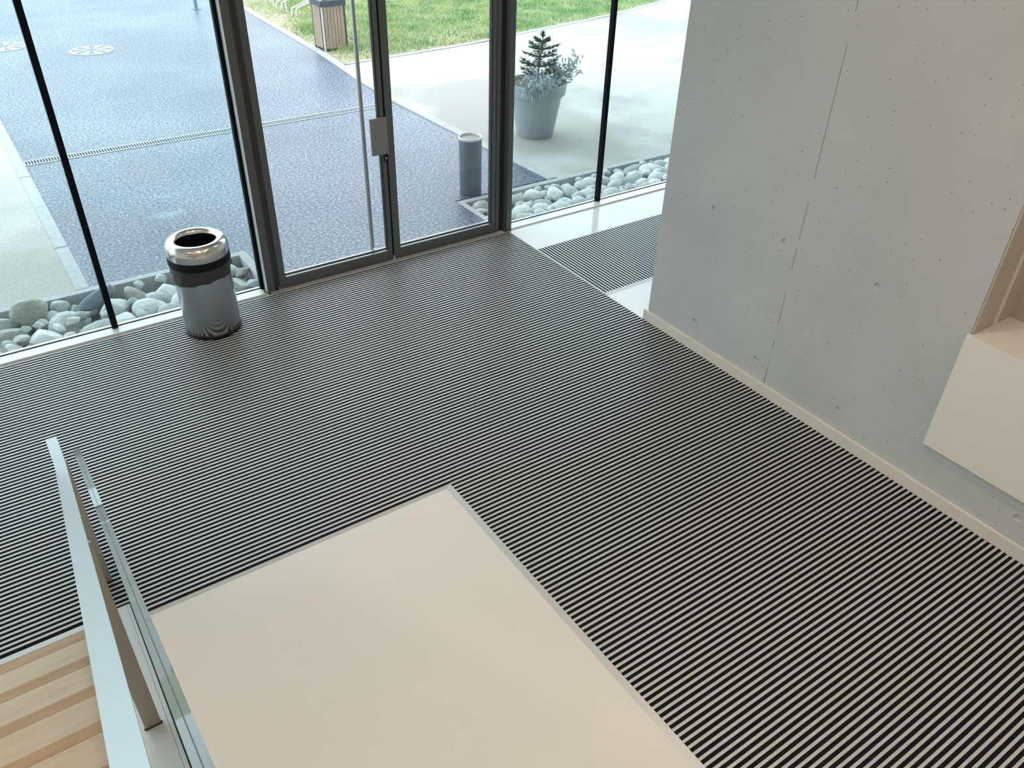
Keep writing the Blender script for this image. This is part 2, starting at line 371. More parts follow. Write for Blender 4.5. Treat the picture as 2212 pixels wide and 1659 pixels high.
# fillet of set grout that closes the joint here and there
jb = MB(); z = 0.0
while z < CEIL_Z:
    l = random.uniform(0.03, 0.16)
    if random.random() < 0.22: jb.box(WALL_X+0.0003, WALL_X+0.004, JY-0.0017, JY+0.0017, z, z+l)
    z += l
jb.box(WALL_X+0.0003, WALL_X+0.004, JY-0.0017, JY+0.0017, 0.0, 0.52)
part('joint_grout', jb, M['concrete'], wall)
# niche lining
part('niche_back', MB().box(NICHE_X, 4.30, ROOM_Y0, NICHE_Y1, NICHE_Z0-0.03, 2.45), M['niche'], wall)
part('niche_jamb', MB().box(WALL_X+0.004, NICHE_X, NICHE_Y1-0.012, NICHE_Y1-0.0005, NICHE_Z0, 2.45), M['niche'], wall)
part('niche_strip', MB().box(4.040, 4.060, NICHE_Y1-0.019, NICHE_Y1-0.012, NICHE_Z0, 2.45), M['bench_white'], wall)
part('niche_head', MB().box(WALL_X+0.002, NICHE_X, ROOM_Y0, NICHE_Y1, 2.438, 2.4495), M['niche'], wall)

bench = thing('wall_counter', 'cream white counter panel with deep ledge set into the concrete wall niche', 'counter', (3.84, 0.5, 0.33))
part('front_panel', MB().box(WALL_X-0.026, WALL_X-0.001, -1.6, NICHE_Y1+0.004, 0.330, NICHE_Z0+0.003, 0.0015), M['bench_white'], bench)
part('ledge', MB().box(WALL_X-0.001, NICHE_X-0.001, -1.6, NICHE_Y1-0.0125, NICHE_Z0-0.028, NICHE_Z0+0.002), M['bench_white'], bench)

bb = struct('baseboard_right', MB().box(MAT_X1, WALL_X-0.0005, ROOM_Y0, 3.762, -0.004, 0.078, 0.003), M['skirting'])

# ------------------------------------------------------------------ glazed front
def pane(name, x0, x1, z0, z1, parent, y0=GLASS_Y0, y1=GLASS_Y1):
    return part(name, MB().box(x0, x1, y0, y1, z0, z1), M['glass'], parent)
def glazing(name, xa, xb, splits, sill_y0):
    w = struct(name, None, None, None, ((xa+xb)/2, GLASS_Y0, 0))
    part('sill', MB().box(xa, xb, sill_y0, GLASS_Y0-0.014, -0.0165, 0.010, 0.0015), M['sill'], w)
    part('sill_gasket', MB().box(xa, xb, GLASS_Y0-0.0138, GLASS_Y0-0.0005, -0.0165, 0.013), M['black'], w)
    part('outer_sill', MB().box(xa, xb, GLASS_Y0, GLASS_Y1+0.020, -0.20, 0.004), M['sill'], w)
    part('head', MB().box(xa, xb, GLASS_Y0-0.06, GLASS_Y1+0.03, CEIL_Z-0.08, CEIL_Z-0.001), M['frame_dark'], w)
    xs = [xa]+splits+[xb]
    for a,b in zip(xs[:-1], xs[1:]): pane('glass_pane', a+0.003, b-0.003, 0.005, CEIL_Z-0.08, w)
    for s in splits:
        part('mullion', MB().box(s-0.020, s+0.020, GLASS_Y0-0.045, GLASS_Y0-0.001, 0.0135, CEIL_Z-0.081, 0.002), M['black'], w)
    return w
glazing('window_1', ROOM_X0, 1.596, [-2.9, -1.19, 0.521], 5.580)
glazing('window_2', 3.872, ROOM_X1, [4.956, 6.67, 8.38], 5.577)

# frame posts of the doorway
t1 = struct('trim_1', None, None, None, (1.65, 5.65, 0))
part('post', MB().box(1.624, 1.681, 5.594, 5.715, -0.012, CEIL_Z-0.002, 0.002), M['frame'], t1)
part('side_window_light', MB().box(1.6225, 1.6238, 5.597, 5.666, 0.0, CEIL_Z-0.002), M['sill'], t1)  # white plate paints the window light on the post's side face
part('gasket', MB().box(1.5965, 1.6235, 5.668, 5.712, 0.0, CEIL_Z-0.08), M['black'], t1)
part('rebate', MB().box(1.682, 1.719, 5.612, 5.700, -0.010, CEIL_Z-0.002), M['frame_dark'], t1)
part('foot_plate', MB().box(1.640, 1.735, 5.580, 5.594, -0.012, 0.0015), M['edge'], t1)
t2 = struct('trim_2', None, None, None, (3.84, 5.65, 0))
part('post', MB().box(3.820, 3.8705, 5.556, 5.715, -0.012, CEIL_Z-0.002, 0.002), M['frame'], t2)
hc = MB().lathe([(0.0,0.004),(0.0265,0.004),(0.0265,CEIL_Z-0.01),(0.0,CEIL_Z-0.01)], (3.749,5.622,0), 24)
part('hinge_cover', hc, M['frame'], t2)
part('rebate', MB().box(3.777, 3.8195, 5.640, 5.700, -0.010, CEIL_Z-0.002), M['frame_dark'], t2)
struct('trim_3', MB().box(1.72, 3.776, 5.60, 5.70, 2.45, CEIL_Z-0.002), M['frame_dark'])
struct('trim_4', MB().box(1.720, 3.745, 5.589, 5.735, -0.0165, 0.003), M['edge'])   # threshold

def door_leaf(name, x0, x1, sl, sr, yf=5.592):
    d = struct(name, None, None, None, ((x0+x1)/2, yf+0.03, 0.0))
    yb = yf+0.058; zt = 2.44; zr = 0.092; zb = 0.008
    part('stile', MB().box(x0, x0+sl, yf, yb, zb, zt, 0.0015), M['frame'], d)
    part('stile', MB().box(x1-sr, x1, yf, yb, zb, zt, 0.0015), M['frame'], d)
    part('bottom_rail', MB().box(x0+sl, x1-sr, yf, yb, zb, zr, 0.0015), M['frame'], d)
    part('top_rail', MB().box(x0+sl, x1-sr, yf, yb, zt-0.09, zt, 0.0015), M['frame'], d)
    a, b = x0+sl, x1-sr
    part('gasket', MB().box(a, b, yf+0.019, yf+0.030, zr, zr+0.011).box(b-0.009, b, yf+0.019, yf+0.030, zr+0.011, zt-0.09).box(a, a+0.006, yf+0.019, yf+0.030, zr+0.011, zt-0.09), M['black'], d)
    part('glazing_bead', MB().box(a+0.002, b-0.002, yf+0.0035, yf+0.0185, zr, zr+0.008, 0.001), M['bead'], d)
    part('glazing_bead', MB().box(b-0.012, b-0.0005, yf+0.0035, yf+0.0185, zr+0.0085, zt-0.09, 0.001), M['frame_dark'], d)
    part('outer_bead', MB().box(a, b, yf+0.040, yf+0.058, zr, zr+0.016, 0.001), M['bead'], d)
    part('glass_pane', MB().box(a+0.0005, b-0.0005, yf+0.031, yf+0.039, zr+0.001, zt-0.0905), M['doorglass'], d)
    return d
d1 = door_leaf('door_1', 1.726, 2.703, 0.050, 0.036)
d2 = door_leaf('door_2', 2.718, 3.717, 0.060, 0.037)
part('meeting_seal', MB().box(2.7035, 2.7175, 5.612, 5.640, 0.010, 2.44), M['black'], d1)
part('lock_cover_plate', MB().box(2.580, 2.718, 5.574, 5.5915, 0.912, 1.190, 0.001), M['plate'], d1)
lk = part('lock_cylinder', MB().box(2.679, 2.700, 5.580, 5.5918, 0.845, 0.900, 0.004), M['blackplastic'], d1)
kk = MB(); kk.lathe([(0.0,0.0),(0.0075,0.0),(0.0075,0.008),(0.005,0.010),(0.0,0.010)], (0,0,0), 16)
ko = link('key_core', kk.mesh('key_core'), M['chrome'], lk, (2.694, 5.580, 0.878)); ko.rotation_euler = (math.pi/2, 0, 0)
hd = MB(); hd.tube([(2.590,5.735,0.055),(2.590,5.735,2.30)], 0.0165, 14)
ph = part('pull_handle', hd, M['rail'], d1)
for z in (0.085, 2.2): part('handle_bracket', MB().tube([(2.590,5.652,z),(2.590,5.735,z)], 0.008, 10), M['rail'], ph)
ds = MB(); ds.prism([(2.700,0.0035),(2.716,0.0035),(2.712,0.030),(2.708,0.050)], 'y', 5.578, 5.590)
tag(centre(part('door_wedge', ds, M['white_paint'])), 'small white wedge on the mat at the joint between the two doors', 'door wedge')

# ------------------------------------------------------------------ entrance mats
prof = [(-.0064,-.013),(-.0064,-.0006),(-.0058,0),(-.0018,0),(-.0009,-.0022),(.0009,-.0022),(.0018,0),(.0058,0),(.0064,-.0006),(.0064,-.013)]
bar_me = MB().prism(prof, 'x', 0.0, 1.0).mesh('bar'); bar_me.materials.append(M['bar'])
w2 = (PITCH_BAR-0.0128)/2
ins_me = MB().box(0,1,-w2+0.0001,w2-0.0001,-0.013,-0.0022).mesh('insert_strip'); ins_me.materials.append(M['insert'])
mat1 = thing('entrance_mat', 'large black and silver ribbed entrance mat with bars parallel to the glass front', 'mat', (2.0, 4.3, -0.016))
GAP0 = 0.850
base = MB()
base.box(STAIR_X0, MAT_X1-0.001, STAIR_Y, 5.575, -0.0164, -0.0131)
base.box(COPE_X1+0.02, MAT_X1-0.001, SLAB_Y1, STAIR_Y, -0.0164, -0.0131)
base.box(SLAB_X1, MAT_X1-0.001, 0.2, SLAB_Y1, -0.0164, -0.0131)
part('backing', base, M['black'], mat1)
def span(y):
    if y > STAIR_Y+0.006: return STAIR_X0
    if y > SLAB_Y1+0.006: return COPE_X1+0.003
    return SLAB_X1+0.001
k = -20
while True:
    yg = GAP0+k*PITCH_BAR; yb = yg+PITCH_BAR/2; k += 1
    if yb > 5.570: break
    if yg < 0.20: continue
    for me, y, nm in ((ins_me, yg, 'insert_strip'), (bar_me, yb, 'bar')):
        xa = span(y); o = link(nm, me, None, mat1, (xa, y, 0)); o.scale = (MAT_X1-0.0015-xa, 1, 1)
# side mat, bars at right angles
mat2 = thing('entrance_mat', 'smaller ribbed mat between white floor strips, bars pointing towards the window', 'mat', (5.0, 4.67, -0.016))
part('backing', MB().box(MAT_X1+0.003, 6.9, 4.217, 5.126, -0.0164, -0.0131), M['black'], mat2)
k = 0
while True:
    x = MAT_X1+0.012+k*PITCH_BAR; k += 1
    if x > 6.85: break
    for me, xx, nm in ((bar_me, x, 'bar'), (ins_me, x+PITCH_BAR/2, 'insert_strip')):
        o = link(nm, me, None, mat2, (xx, 4.2175, 0)); o.rotation_euler = (0,0,math.pi/2); o.scale = (5.1255-4.2175,1,1)
part('edge_profile', MB().prism([(4.217,0.0),(4.217,-0.016),(4.173,-0.016),(4.173,-0.0040)], 'x', MAT_X1+0.001, 6.9), M['edge'], mat2)
part('edge_profile', MB().box(MAT_X1-0.0012, MAT_X1+0.0028, 4.18, 5.575, -0.016, 0.0006), M['edge'], mat2)
# edge profiles of the big mat
part('edge_profile', MB().prism([(SLAB_Y1,0.0005),(SLAB_Y1,-0.016),(SLAB_Y1-0.024,-0.016),(SLAB_Y1-0.024,-0.0038)], 'x', COPE_X1+0.003, SLAB_X1-0.0), M['edge'], mat1)
part('edge_profile', MB().prism([(SLAB_X1,0.0005),(SLAB_X1,-0.016),(SLAB_X1-0.036,-0.016),(SLAB_X1-0.036,-0.0036)], 'y', 0.2, SLAB_Y1), M['edge'], mat1)
part('edge_profile', MB().prism([(STAIR_Y,0.0005),(STAIR_Y,-0.016),(STAIR_Y-0.030,-0.016),(STAIR_Y-0.030,0.0)], 'x', STAIR_X0, COPE_X0), M['edge'], mat1)

# ------------------------------------------------------------------ staircase, coping, balustrade
ST_G, ST_R, N1_Y = 0.2868, 0.1555, 2.868
stairs = thing('staircase', 'pale wooden staircase with darker nosing strips rising beside the white coping', 'staircase', (-0.95, 2.9, -0.016))
for k in range(1, 11):
    yn = N1_Y-ST_G*(k-1); zt = ST_R*k
    t = part('tread', MB().box(STAIR_X0, COPE_X0-0.001, yn-ST_G-0.012, yn-0.0485, zt-0.032, zt, 0.001), M['wood_light'], stairs)
    part('nosing_strip', MB().box(STAIR_X0, COPE_X0-0.001, yn-0.048, yn, zt-0.032, zt, 0.002), M['wood_dark'], t)
    part('riser', MB().box(STAIR_X0, COPE_X0-0.001, yn-0.034, yn-0.016, zt-ST_R+(0.0 if k > 1 else -0.016), zt-0.032), M['wood_light'], stairs)
land = MB().box(ROOM_X0, -0.137, ROOM_Y0, 0.0, 1.45, 1.70)
struct('floor_landing', land, M['wood_light'])
SL = 0.5316
def cz(y): return SL*(3.080-y)
cope = thing('stair_coping', 'sloping white coping carrying the handrail posts and glass beside the stairs', 'coping', (-0.05, 3.0, -0.016))
yE = -2.0
part('coping_board', MB().prism([(3.055,-0.015),(3.055,cz(3.055)),(yE,cz(yE)),(yE,-0.015)], 'x', COPE_X0, -0.0185), M['white_paint'], cope)
part('glass_channel', MB().prism([(3.055,-0.015),(3.055,cz(3.055)-0.0006),(yE,cz(yE)-0.0006),(yE,-0.015)], 'x', -0.0175, -0.0045), M['white_paint'], cope)
part('gasket', MB().prism([(3.055,-0.015),(3.055,cz(3.055)+0.001),(yE,cz(yE)+0.001),(yE,-0.015)], 'x', -0.0044, -0.0002), M['black'], cope)
part('fascia', MB().prism([(3.055,-0.003),(3.055,cz(3.055)-0.01),(yE,cz(yE)-0.01),(yE,-0.003)], 'x', 0.0285, COPE_X1-0.001), M['white_paint'], cope)

M['ply'] = None
mg, ntg, pg = newmat('balustrade_glass'); pg.inputs['Base Color'].default_value = (0.74,0.86,0.86,1); pg.inputs['Roughness'].default_value = 0.02
pg.inputs['Transmission Weight'].default_value = 0.85; pg.inputs['IOR'].default_value = 1.5; M['ply'] = mg
bal = thing('glass_balustrade', 'laminated glass balustrade standing edge-on along the white stair coping', 'balustrade', (0.0137, 2.5, 0.0))
def panel(ya, za, yb, zb):
    def low(y): return max(0.002, cz(y)-0.06) if y < 3.055 else 0.002
    pts = [(ya,za),(yb,zb),(yb,low(yb)-0.0),(3.05 if ya > 3.05 else ya, 0.002 if ya > 3.05 else low(ya))]
    if ya > 3.05: pts.append((ya, 0.002))
    p = part('glass_panel', MB().prism(pts, 'x', 0.0002, 0.0128), M['ply'], bal)
    part('glass_ply', MB().prism(pts, 'x', 0.0147, 0.0274), M['ply'], p)
    part('interlayer', MB().prism([(ya,za),(yb,zb),(yb,zb-0.006),(ya,za-0.006)], 'x', 0.0130, 0.0145), M['blackplastic'], p)
panel(3.50, 0.632, 2.517, 1.066)
panel(2.505, 1.072, -1.6, 1.072+0.508*(2.505+1.6))
part('panel_seal', MB().prism([(2.517,1.0655),(2.505,1.0715),(2.505,0.35),(2.517,0.35)], 'x', 0.0002, 0.0274), M['black'], bal)

hr = thing('handrail', 'brushed steel flat-bar handrail on flat posts descending beside the stairs', 'handrail', (-0.064, 3.2, 0.0))
HX0, HX1 = -0.0866, -0.0426
ya, yb_, yc = 3.445, 3.226, -1.2; z0 = 0.772; zc = z0+SL*(yb_-yc); th = 0.010
part('rail', MB().prism([(ya,z0),(yb_,z0),(yc,zc),(yc,zc-th*1.13),(yb_+0.0025,z0-th),(ya,z0-th)], 'x', HX0, HX1), M['rail'], hr)
PX0, PX1 = -0.0862, -0.0366
def railz(y): return z0-th if y > yb_ else z0-th*1.13+SL*(yb_-y)
for y, zb in ((3.262, 0.0008), (1.877, cz(1.877)), (0.45, cz(0.45))):
    part('post', MB().prism([(y-0.006,zb-0.004 if zb > .1 else zb),(y+0.006,zb-0.008 if zb > .1 else zb),(y+0.006,railz(y+0.006)),(y-0.006,railz(y-0.006))], 'x', PX0, PX1), M['post'], hr)
    if zb > .1:
        part('post_socket', MB().prism([(y-0.010,cz(y-0.010)-0.002),(y+0.010,cz(y+0.010)-0.002),(y+0.010,cz(y+0.010)+0.0012),(y-0.010,cz(y-0.010)+0.0012)], 'x', PX0-0.003, PX1+0.004), M['black'], hr)

# ------------------------------------------------------------------ steel waste bin
BX, BY = 1.120, 5.330
wb_ = thing('waste_bin', 'round stainless steel waste bin with domed open lid beside the glass', 'waste bin', (BX, BY, 0.0))
c = (BX, BY, 0.0)
part('base_ring', MB().lathe([(0.0,0.0005),(0.192,0.0005),(0.194,0.006),(0.194,0.024),(0.190,0.028),(0.0,0.028)], c, 64), M['blackplastic'], wb_)
part('body', MB().lathe([(0.1885,0.026),(0.190,0.028),(0.190,0.535),(0.187,0.535),(0.187,0.030)], c, 72, True), M['steel'], wb_)
# bag skirt: wavy film around the top of the body
bg = MB(); n = 90; rows = 6; vs = []; fs = []
for j in range(rows):
    for i in range(n):
        a = 2*math.pi*i/n; t = j/(rows-1)
        low = 0.462-0.040*math.cos(a-math.radians(222))+0.010*math.sin(3*a+0.5)+0.004*math.sin(9*a)
        zz = 0.540+(low-0.540)*t
        r = 0.196+0.006*t*math.sin(7*a+2*t)+0.004*math.sin(13*a+4*t)*t+0.004*t
        vs.append((BX+r*math.cos(a), BY+r*math.sin(a), zz))
for j in range(rows-1):
    for i in range(n): fs.append((j*n+i, j*n+(i+1)%n, (j+1)*n+(i+1)%n, (j+1)*n+i))
bg.add(vs, fs); bg.smooth = True
part('bag', bg, M['bag'], wb_)
part('collar', MB().lathe([(0.191,0.530),(0.203,0.532),(0.205,0.540),(0.205,0.585),(0.202,0.589),(0.191,0.589)], c, 64, True), M['collar'], wb_)
lid = [(0.128,0.640),(0.128,0.668),(0.133,0.684),(0.143,0.695),(0.157,0.700),(0.172,0.697),(0.187,0.687),(0.198,0.670),(0.2045,0.648),(0.206,0.622),(0.204,0.602),(0.2015,0.5895),(0.192,0.5895),(0.192,0.640)]
part('lid', MB().lathe(lid, c, 72, True), M['lidsteel'], wb_)
part('liner', MB().lathe([(0.1275,0.662),(0.1275,0.30),(0.0,0.30)], c, 48), M['black'], wb_)

# ------------------------------------------------------------------ ground outside
GZ = 0.0
def lerp(tab, y):
    for (a,xa),(b,xb) in zip(tab[:-1], tab[1:]):
        if y <= b: return xa+(xb-xa)*(y-a)/(b-a)
    return tab[-1][1]
KR = [(6.36,4.885),(8.08,4.812),(9.5,4.768),(10.7,4.805),(12.1,4.925),(15.8,5.045),(30,5.5)]     # asphalt edge x(y)
KW = 0.115
GE = [(4.9,11.50),(5.77,11.58),(6.42,11.62),(7.61,11.74),(8.35,11.93),(10.64,12.33),(12.22,12.80),(13.5,13.25),(30,19.5)]  # lawn edge y(x)
ys = [6.398,7.0,8.08,8.8,9.5,10.1,10.7,11.4,12.1,13.5,15.8,20,30]
ap = [(0.497,6.398),(0.497,30)] + [(lerp(KR,y),y) for y in ys[::-1]]
asph = MB().prism(ap, 'z', GZ-0.25, GZ)
asph.prism([(1.722,5.731),(3.787,5.731),(3.787,6.398),(1.722,6.398)], 'z', GZ-0.25, GZ)
struct('ground_asphalt', asph, M['asphalt'])
struct('ground_gravel', MB().prism([(-8,6.4),(0.398,6.4),(0.398,30),(-8,30)], 'z', GZ-0.25, GZ), M['sand'])
gp = [(lerp(KR,y)+KW,y) for y in ys if y < 11.45]+[(lerp(KR,11.5)+KW,11.5)]+[(x,y) for x,y in GE[1:]]+[(30,6.37)]
gp[0] = (gp[0][0], 6.370)
struct('ground_terrace', MB().prism(gp, 'z', GZ-0.25, GZ), M['terrace'])
lp = [(lerp(KR,11.60)+KW,11.60)]+[(lerp(KR,y)+KW,y) for y in (12.1,13.5,15.8,20,30)]+[(30,30),(30,19.6)]+[(x,y+0.09) for x,y in GE[1:-1][::-1]]
struct('ground_lawn', MB().prism(lp, 'z', GZ-0.25, GZ-0.012), M['lawnsoil'])
struct('ground_far', MB().box(-60, 80, 30.0, 120, -0.35, -0.02), M['lawnsoil'])
# kerbs: each stone is a piece
kl = struct('kerb_path_side', None, None, None, (0.447, 8, 0))
y = 6.398; i = 0
while y < 19.9:
    y1 = [7.25,8.22,9.10,9.99][i] if i < 4 else y+0.99
    part('kerb_stone', MB().box(0.3985, 0.4965, y+0.003, y1-0.003, -0.2, 0.006+0.002*(i%2), 0.004), M['kerb'], kl); y = y1; i += 1
kr = struct('kerb_terrace_side', None, None, None, (4.9, 8, 0))
y = 6.372
while y < 19:
    y1 = y+1.0
    pts = [(lerp(KR,y+0.003)+0.0005,y+0.003),(lerp(KR,(y+y1)/2)+0.0005,(y+y1)/2),(lerp(KR,y1-0.003)+0.0005,y1-0.003),(lerp(KR,y1-0.003)+KW-0.0005,y1-0.003),(lerp(KR,(y+y1)/2)+KW-0.0005,(y+y1)/2),(lerp(KR,y+0.003)+KW-0.0005,y+0.003)]
    part('kerb_stone', MB().prism(pts, 'z', -0.2, 0.010), M['kerb'], kr); y = y1
ke = struct('kerb_lawn_side', None, None, None, (8, 12, 0))
x = 5.04
def gy(x): return lerp(GE, x)
while x < 16:
    x1 = x+1.0
    part('kerb_stone', MB().prism([(x+0.003,gy(x)+0.002),(x1-0.003,gy(x1)+0.002),(x1-0.003,gy(x1)+0.085),(x+0.003,gy(x)+0.085)], 'z', -0.2, 0.012), M['kerb'], ke); x = x1

# stone trenches along the glass
def trench(name, outline_strips, bed):
    t = struct(name, None, None, None, (bed[0], bed[2], 0))
    part('trench_bed', MB().box(bed[0], bed[1], bed[2], bed[3], -0.30, -0.17), M['trenchbed'], t)
    for s in outline_strips: part('trench_edge', MB().box(*s, -0.3, 0.004, 0.002), M['kerb'], t)
    return t
trench('trench_1', [(-5.0,0.396,6.334,6.397),(0.4985,1.650,6.334,6.3975),(0.3965,0.498,6.334,6.3975),(1.651,1.721,5.733,6.3975)], (-5.0,1.651,5.731,6.334))
trench('trench_2', [(3.788,9.6,6.300,6.3695),(3.788,3.846,5.731,6.2995)], (3.846,9.6,5.731,6.300))

# ------------------------------------------------------------------ stones
def stone_mesh(seed, planes, rough):
    rs = random.Random(seed); bm = bmesh.new(); bmesh.ops.create_icosphere(bm, subdivisions=3 if planes > 2 else 2, radius=1.0)
    pl = []
    for _ in range(planes):
        d = Vector((rs.gauss(0,1), rs.gauss(0,1), rs.gauss(0,1))).normalized(); pl.append((d, rs.uniform(0.42,0.74)))
    off = Vector((seed*3.1, seed*1.7, seed*0.9))
    for v in bm.verts:
        p = v.co.copy()
        p *= 1.0+rough*noise.noise(p*1.1+off)+0.35*rough*noise.noise(p*2.7+off)
        for d,h in pl:
            e = p.dot(d)-h
            if e > 0: p -= d*e*0.93
        v.co = p
    me = bpy.data.meshes.new('stone'); bm.to_mesh(me); bm.free()
    me.polygons.foreach_set('use_smooth', [True]*len(me.polygons))
    return me
ANG = [stone_mesh(10+i, 6+i%4, 0.20) for i in range(9)]
RND = [stone_mesh(50+i, i%3, 0.22) for i in range(9)]
def with_mat(me, mat, cache={}):
    k = (me.name, mat.name)
    if k not in cache:
        c = me.copy(); c.materials.clear(); c.materials.append(mat); cache[k] = c
    return cache[k]
def stone(me, mat, x, y, z, sx, sy, sz, rot, label, group=None, name='river_stone'):
    o = link(name, with_mat(me, mat), None, None, (x, y, z)); o.scale = (sx, sy, sz); o.rotation_euler = rot
    return tag(o, label, 'stone', group)
LG, RG = 'stones in the trench behind the waste bin', 'pebbles in the trench by the concrete wall window'
placed = []
def put(mesh, mat, x, y, z, r, asp, rz, tilt, label, group, name='river_stone'):
    placed.append((x, y, max(r, r*asp[1])*0.9))
    stone(mesh, mat, x, y, z, r*asp[0], r*asp[1], r*asp[2], (tilt[0], tilt[1], rz), label, group, name)
# the boulders one can tell apart
put(ANG[0], M['stone_bright'], 0.800, 5.910, -0.060, 0.130, (1.05,0.85,0.82), 0.3, (0.1,0.15), 'large white faceted boulder in the trench left of the waste bin', None, 'boulder')
put(RND[1], M['stone_blue'], 0.500, 6.225, -0.010, 0.135, (1.15,0.50,0.50), 0.28, (0.1,-0.30), 'bluish slate-coloured long stone leaning on the trench edge', None)
put(RND[2], M['stone_tan'], 0.050, 6.235, -0.010, 0.150, (0.92,0.70,0.72), 0.2, (0.2,0.1), 'big olive-tan stone against the trench edge at the gravel path', None, 'boulder')
put(ANG[3], M['stone_bright'], 0.590, 6.060, -0.055, 0.135, (1.15,0.75,0.62), -0.3, (0.1,0.2), 'broad white layered stone below the bluish slate-coloured stone', None)
put(ANG[4], M['stone_bright'], 0.085, 5.870, -0.055, 0.120, (1.0,0.78,0.82), -0.2, (-0.1,0.1), 'white stone with a flat broken face close to the sill', None)
put(RND[4], M['stone_grey'], 0.420, 5.835, -0.070, 0.125, (1.15,0.62,0.52), 0.25, (0.0,-0.1), 'long flat grey stone lying against the sill beside the black mullion', None)
put(RND[5], M['stone_tan'], 0.620, 6.270, -0.005, 0.048, (0.85,0.85,1.0), 0.2, (0,0), 'small upright rounded pebble at the trench edge behind the mullion', None)
glab = ' in the trench behind the waste bin'
rs = random.Random(5)
def fill(x0, x1, y0, y1, sizes, meshes, mats, label, group, name, ztop, tries, asp_rng, sep):
    cnt = 0
    for r0, r1, n_try in sizes:
        for _ in range(n_try):
            r = rs.uniform(r0, r1); x = rs.uniform(x0+r*0.8, x1-r*0.8); y = rs.uniform(y0+r*0.72, y1-r*0.66)
            if any((x-a)**2+(y-b)**2 < (sep*(r+c_))**2 for a,b,c_ in placed): continue
            placed.append((x, y, r*0.92)); cnt += 1
            asp = (rs.uniform(*asp_rng[0]), rs.uniform(*asp_rng[1]), rs.uniform(*asp_rng[2]))
            z = rs.uniform(*ztop)-r*asp[2]*0.9
            mt = rs.choice(mats); kind_, col_ = {'river_stone': ('river stone','rough grey'), 'tan_stone': ('river stone','olive-tan'), 'bright_boulder': ('river stone','chalk-white'), 'white_pebble': ('pebble','smooth white')}[mt.name]
            if name == 'white_pebble' and mt.name == 'river_stone': kind_, col_ = 'pebble', 'smooth grey'
            size = 'large ' if r > 0.09 else ('small ' if r < 0.06 else 'medium-sized ')
            lab = size+col_+' '+kind_+label
            stone(rs.choice(meshes), mt, x, y, z, r*asp[0], r*asp[1], r*asp[2], (rs.uniform(-.45,.45), rs.uniform(-.45,.45), rs.uniform(-0.7,0.7)), lab, group+': '+size+col_, name)
    return cnt
gm = [M['stone_grey']]*5+[M['stone_tan']]*2+[M['stone_bright']]
c1 = fill(-0.75, 1.648, 5.735, 6.33, [(0.095,0.128,260),(0.065,0.09,500),(0.042,0.058,700)], ANG+RND[:2], gm, glab, LG, 'river_stone', (-0.020,0.035), 0, ((1.0,1.3),(0.78,1.05),(0.6,0.85)), 0.80)
placed2 = placed; placed = []
c1b = fill(-0.75, 1.648, 5.735, 6.33, [(0.06,0.075,260),(0.045,0.055,300)], ANG+RND[:4], gm, glab, LG, 'river_stone', (-0.118,-0.10), 0, ((1.0,1.2),(0.85,1.0),(0.5,0.6)), 0.98)
placed = []
wm = [M['stone_white']]*5+[M['stone_grey']]
wlab = ' in the trench outside the window beside the concrete wall'
c2 = fill(3.85, 6.75, 5.735, 6.296, [(0.080,0.105,420),(0.055,0.08,900),(0.038,0.052,900)], RND, wm, wlab, RG, 'white_pebble', (-0.020,0.022), 0, ((1.0,1.3),(0.78,1.0),(0.55,0.8)), 0.80)
placed = []
c2b = fill(3.85, 6.75, 5.735, 6.296, [(0.06,0.08,200),(0.045,0.055,250)], RND, wm, wlab, RG, 'white_pebble', (-0.118,-0.10), 0, ((1.0,1.2),(0.85,1.0),(0.5,0.6)), 0.98)
print('stones', c1, c1b, c2, c2b)

# ------------------------------------------------------------------ drain channel and covers
dr = thing('drain_channel', 'galvanised slotted drain channel running across the asphalt path', 'drain', (2.6, 9.51, 0.0))
seg = MB(); sl_n = 31; sw = 1.0/sl_n
seg.box(0.0,1.0,-0.080,-0.055,-0.01,0.004); seg.box(0.0,1.0,0.055,0.080,-0.01,0.004)
for i in range(sl_n):
    seg.box(i*sw, i*sw+sw*0.46, -0.055, 0.055, -0.01, 0.0035)
sme = seg.mesh('grate'); sme.materials.append(M['grate'])
bed_ = MB().box(0.4985, 4.766, 9.43, 9.59, 0.0002, 0.0012)
part('channel_bed', bed_, M['black'], dr)
x = 0.499
for i in range(5):
    o = link('grate', sme, None, dr, (x, 9.51, 0.0035)); o.scale = (0.851,1,0.3); x += 0.8535
def manhole(x, y, r, label, rot):
    t = thing('manhole_cover', label, 'manhole cover', (x, y, 0.0), None)
    part('rim', MB().lathe([(r,0.0005),(r,0.006),(r*0.90,0.006),(r*0.90,0.0005)], (x,y,0), 48, True), M['covercement'], t)
    part('plate', MB().lathe([(r*0.90,0.0004),(r*0.90,0.003),(0.0,0.003)], (x,y,0), 48), M['iron'], t)
    mb = MB()
    for k in range(8):
        a = rot+k*math.pi/4; ca, sa = math.cos(a), math.sin(a)
        def q(u, v): return (x+u*ca-v*sa, y+u*sa+v*ca)
        mb.prism([q(r*0.20,-r*0.05), q(r*0.86,-r*0.17), q(r*0.86,r*0.17), q(r*0.20,r*0.05)], 'z', 0.0031, 0.0075)
    part('raised_pattern', mb, M['covercement'], t)
    part('pick_hole', MB().lathe([(r*0.20,0.0031),(r*0.20,0.0085),(0,0.0085)], (x-r*0.5,y+0.02,0), 24), M['iron'], t)
    return t
manhole(2.088, 14.10, 0.31, 'round pale manhole cover in the asphalt beyond the drain', 0.2)
manhole(1.02, 14.92, 0.31, 'round worn manhole cover nearer the gravel path beyond the drain', 0.5)

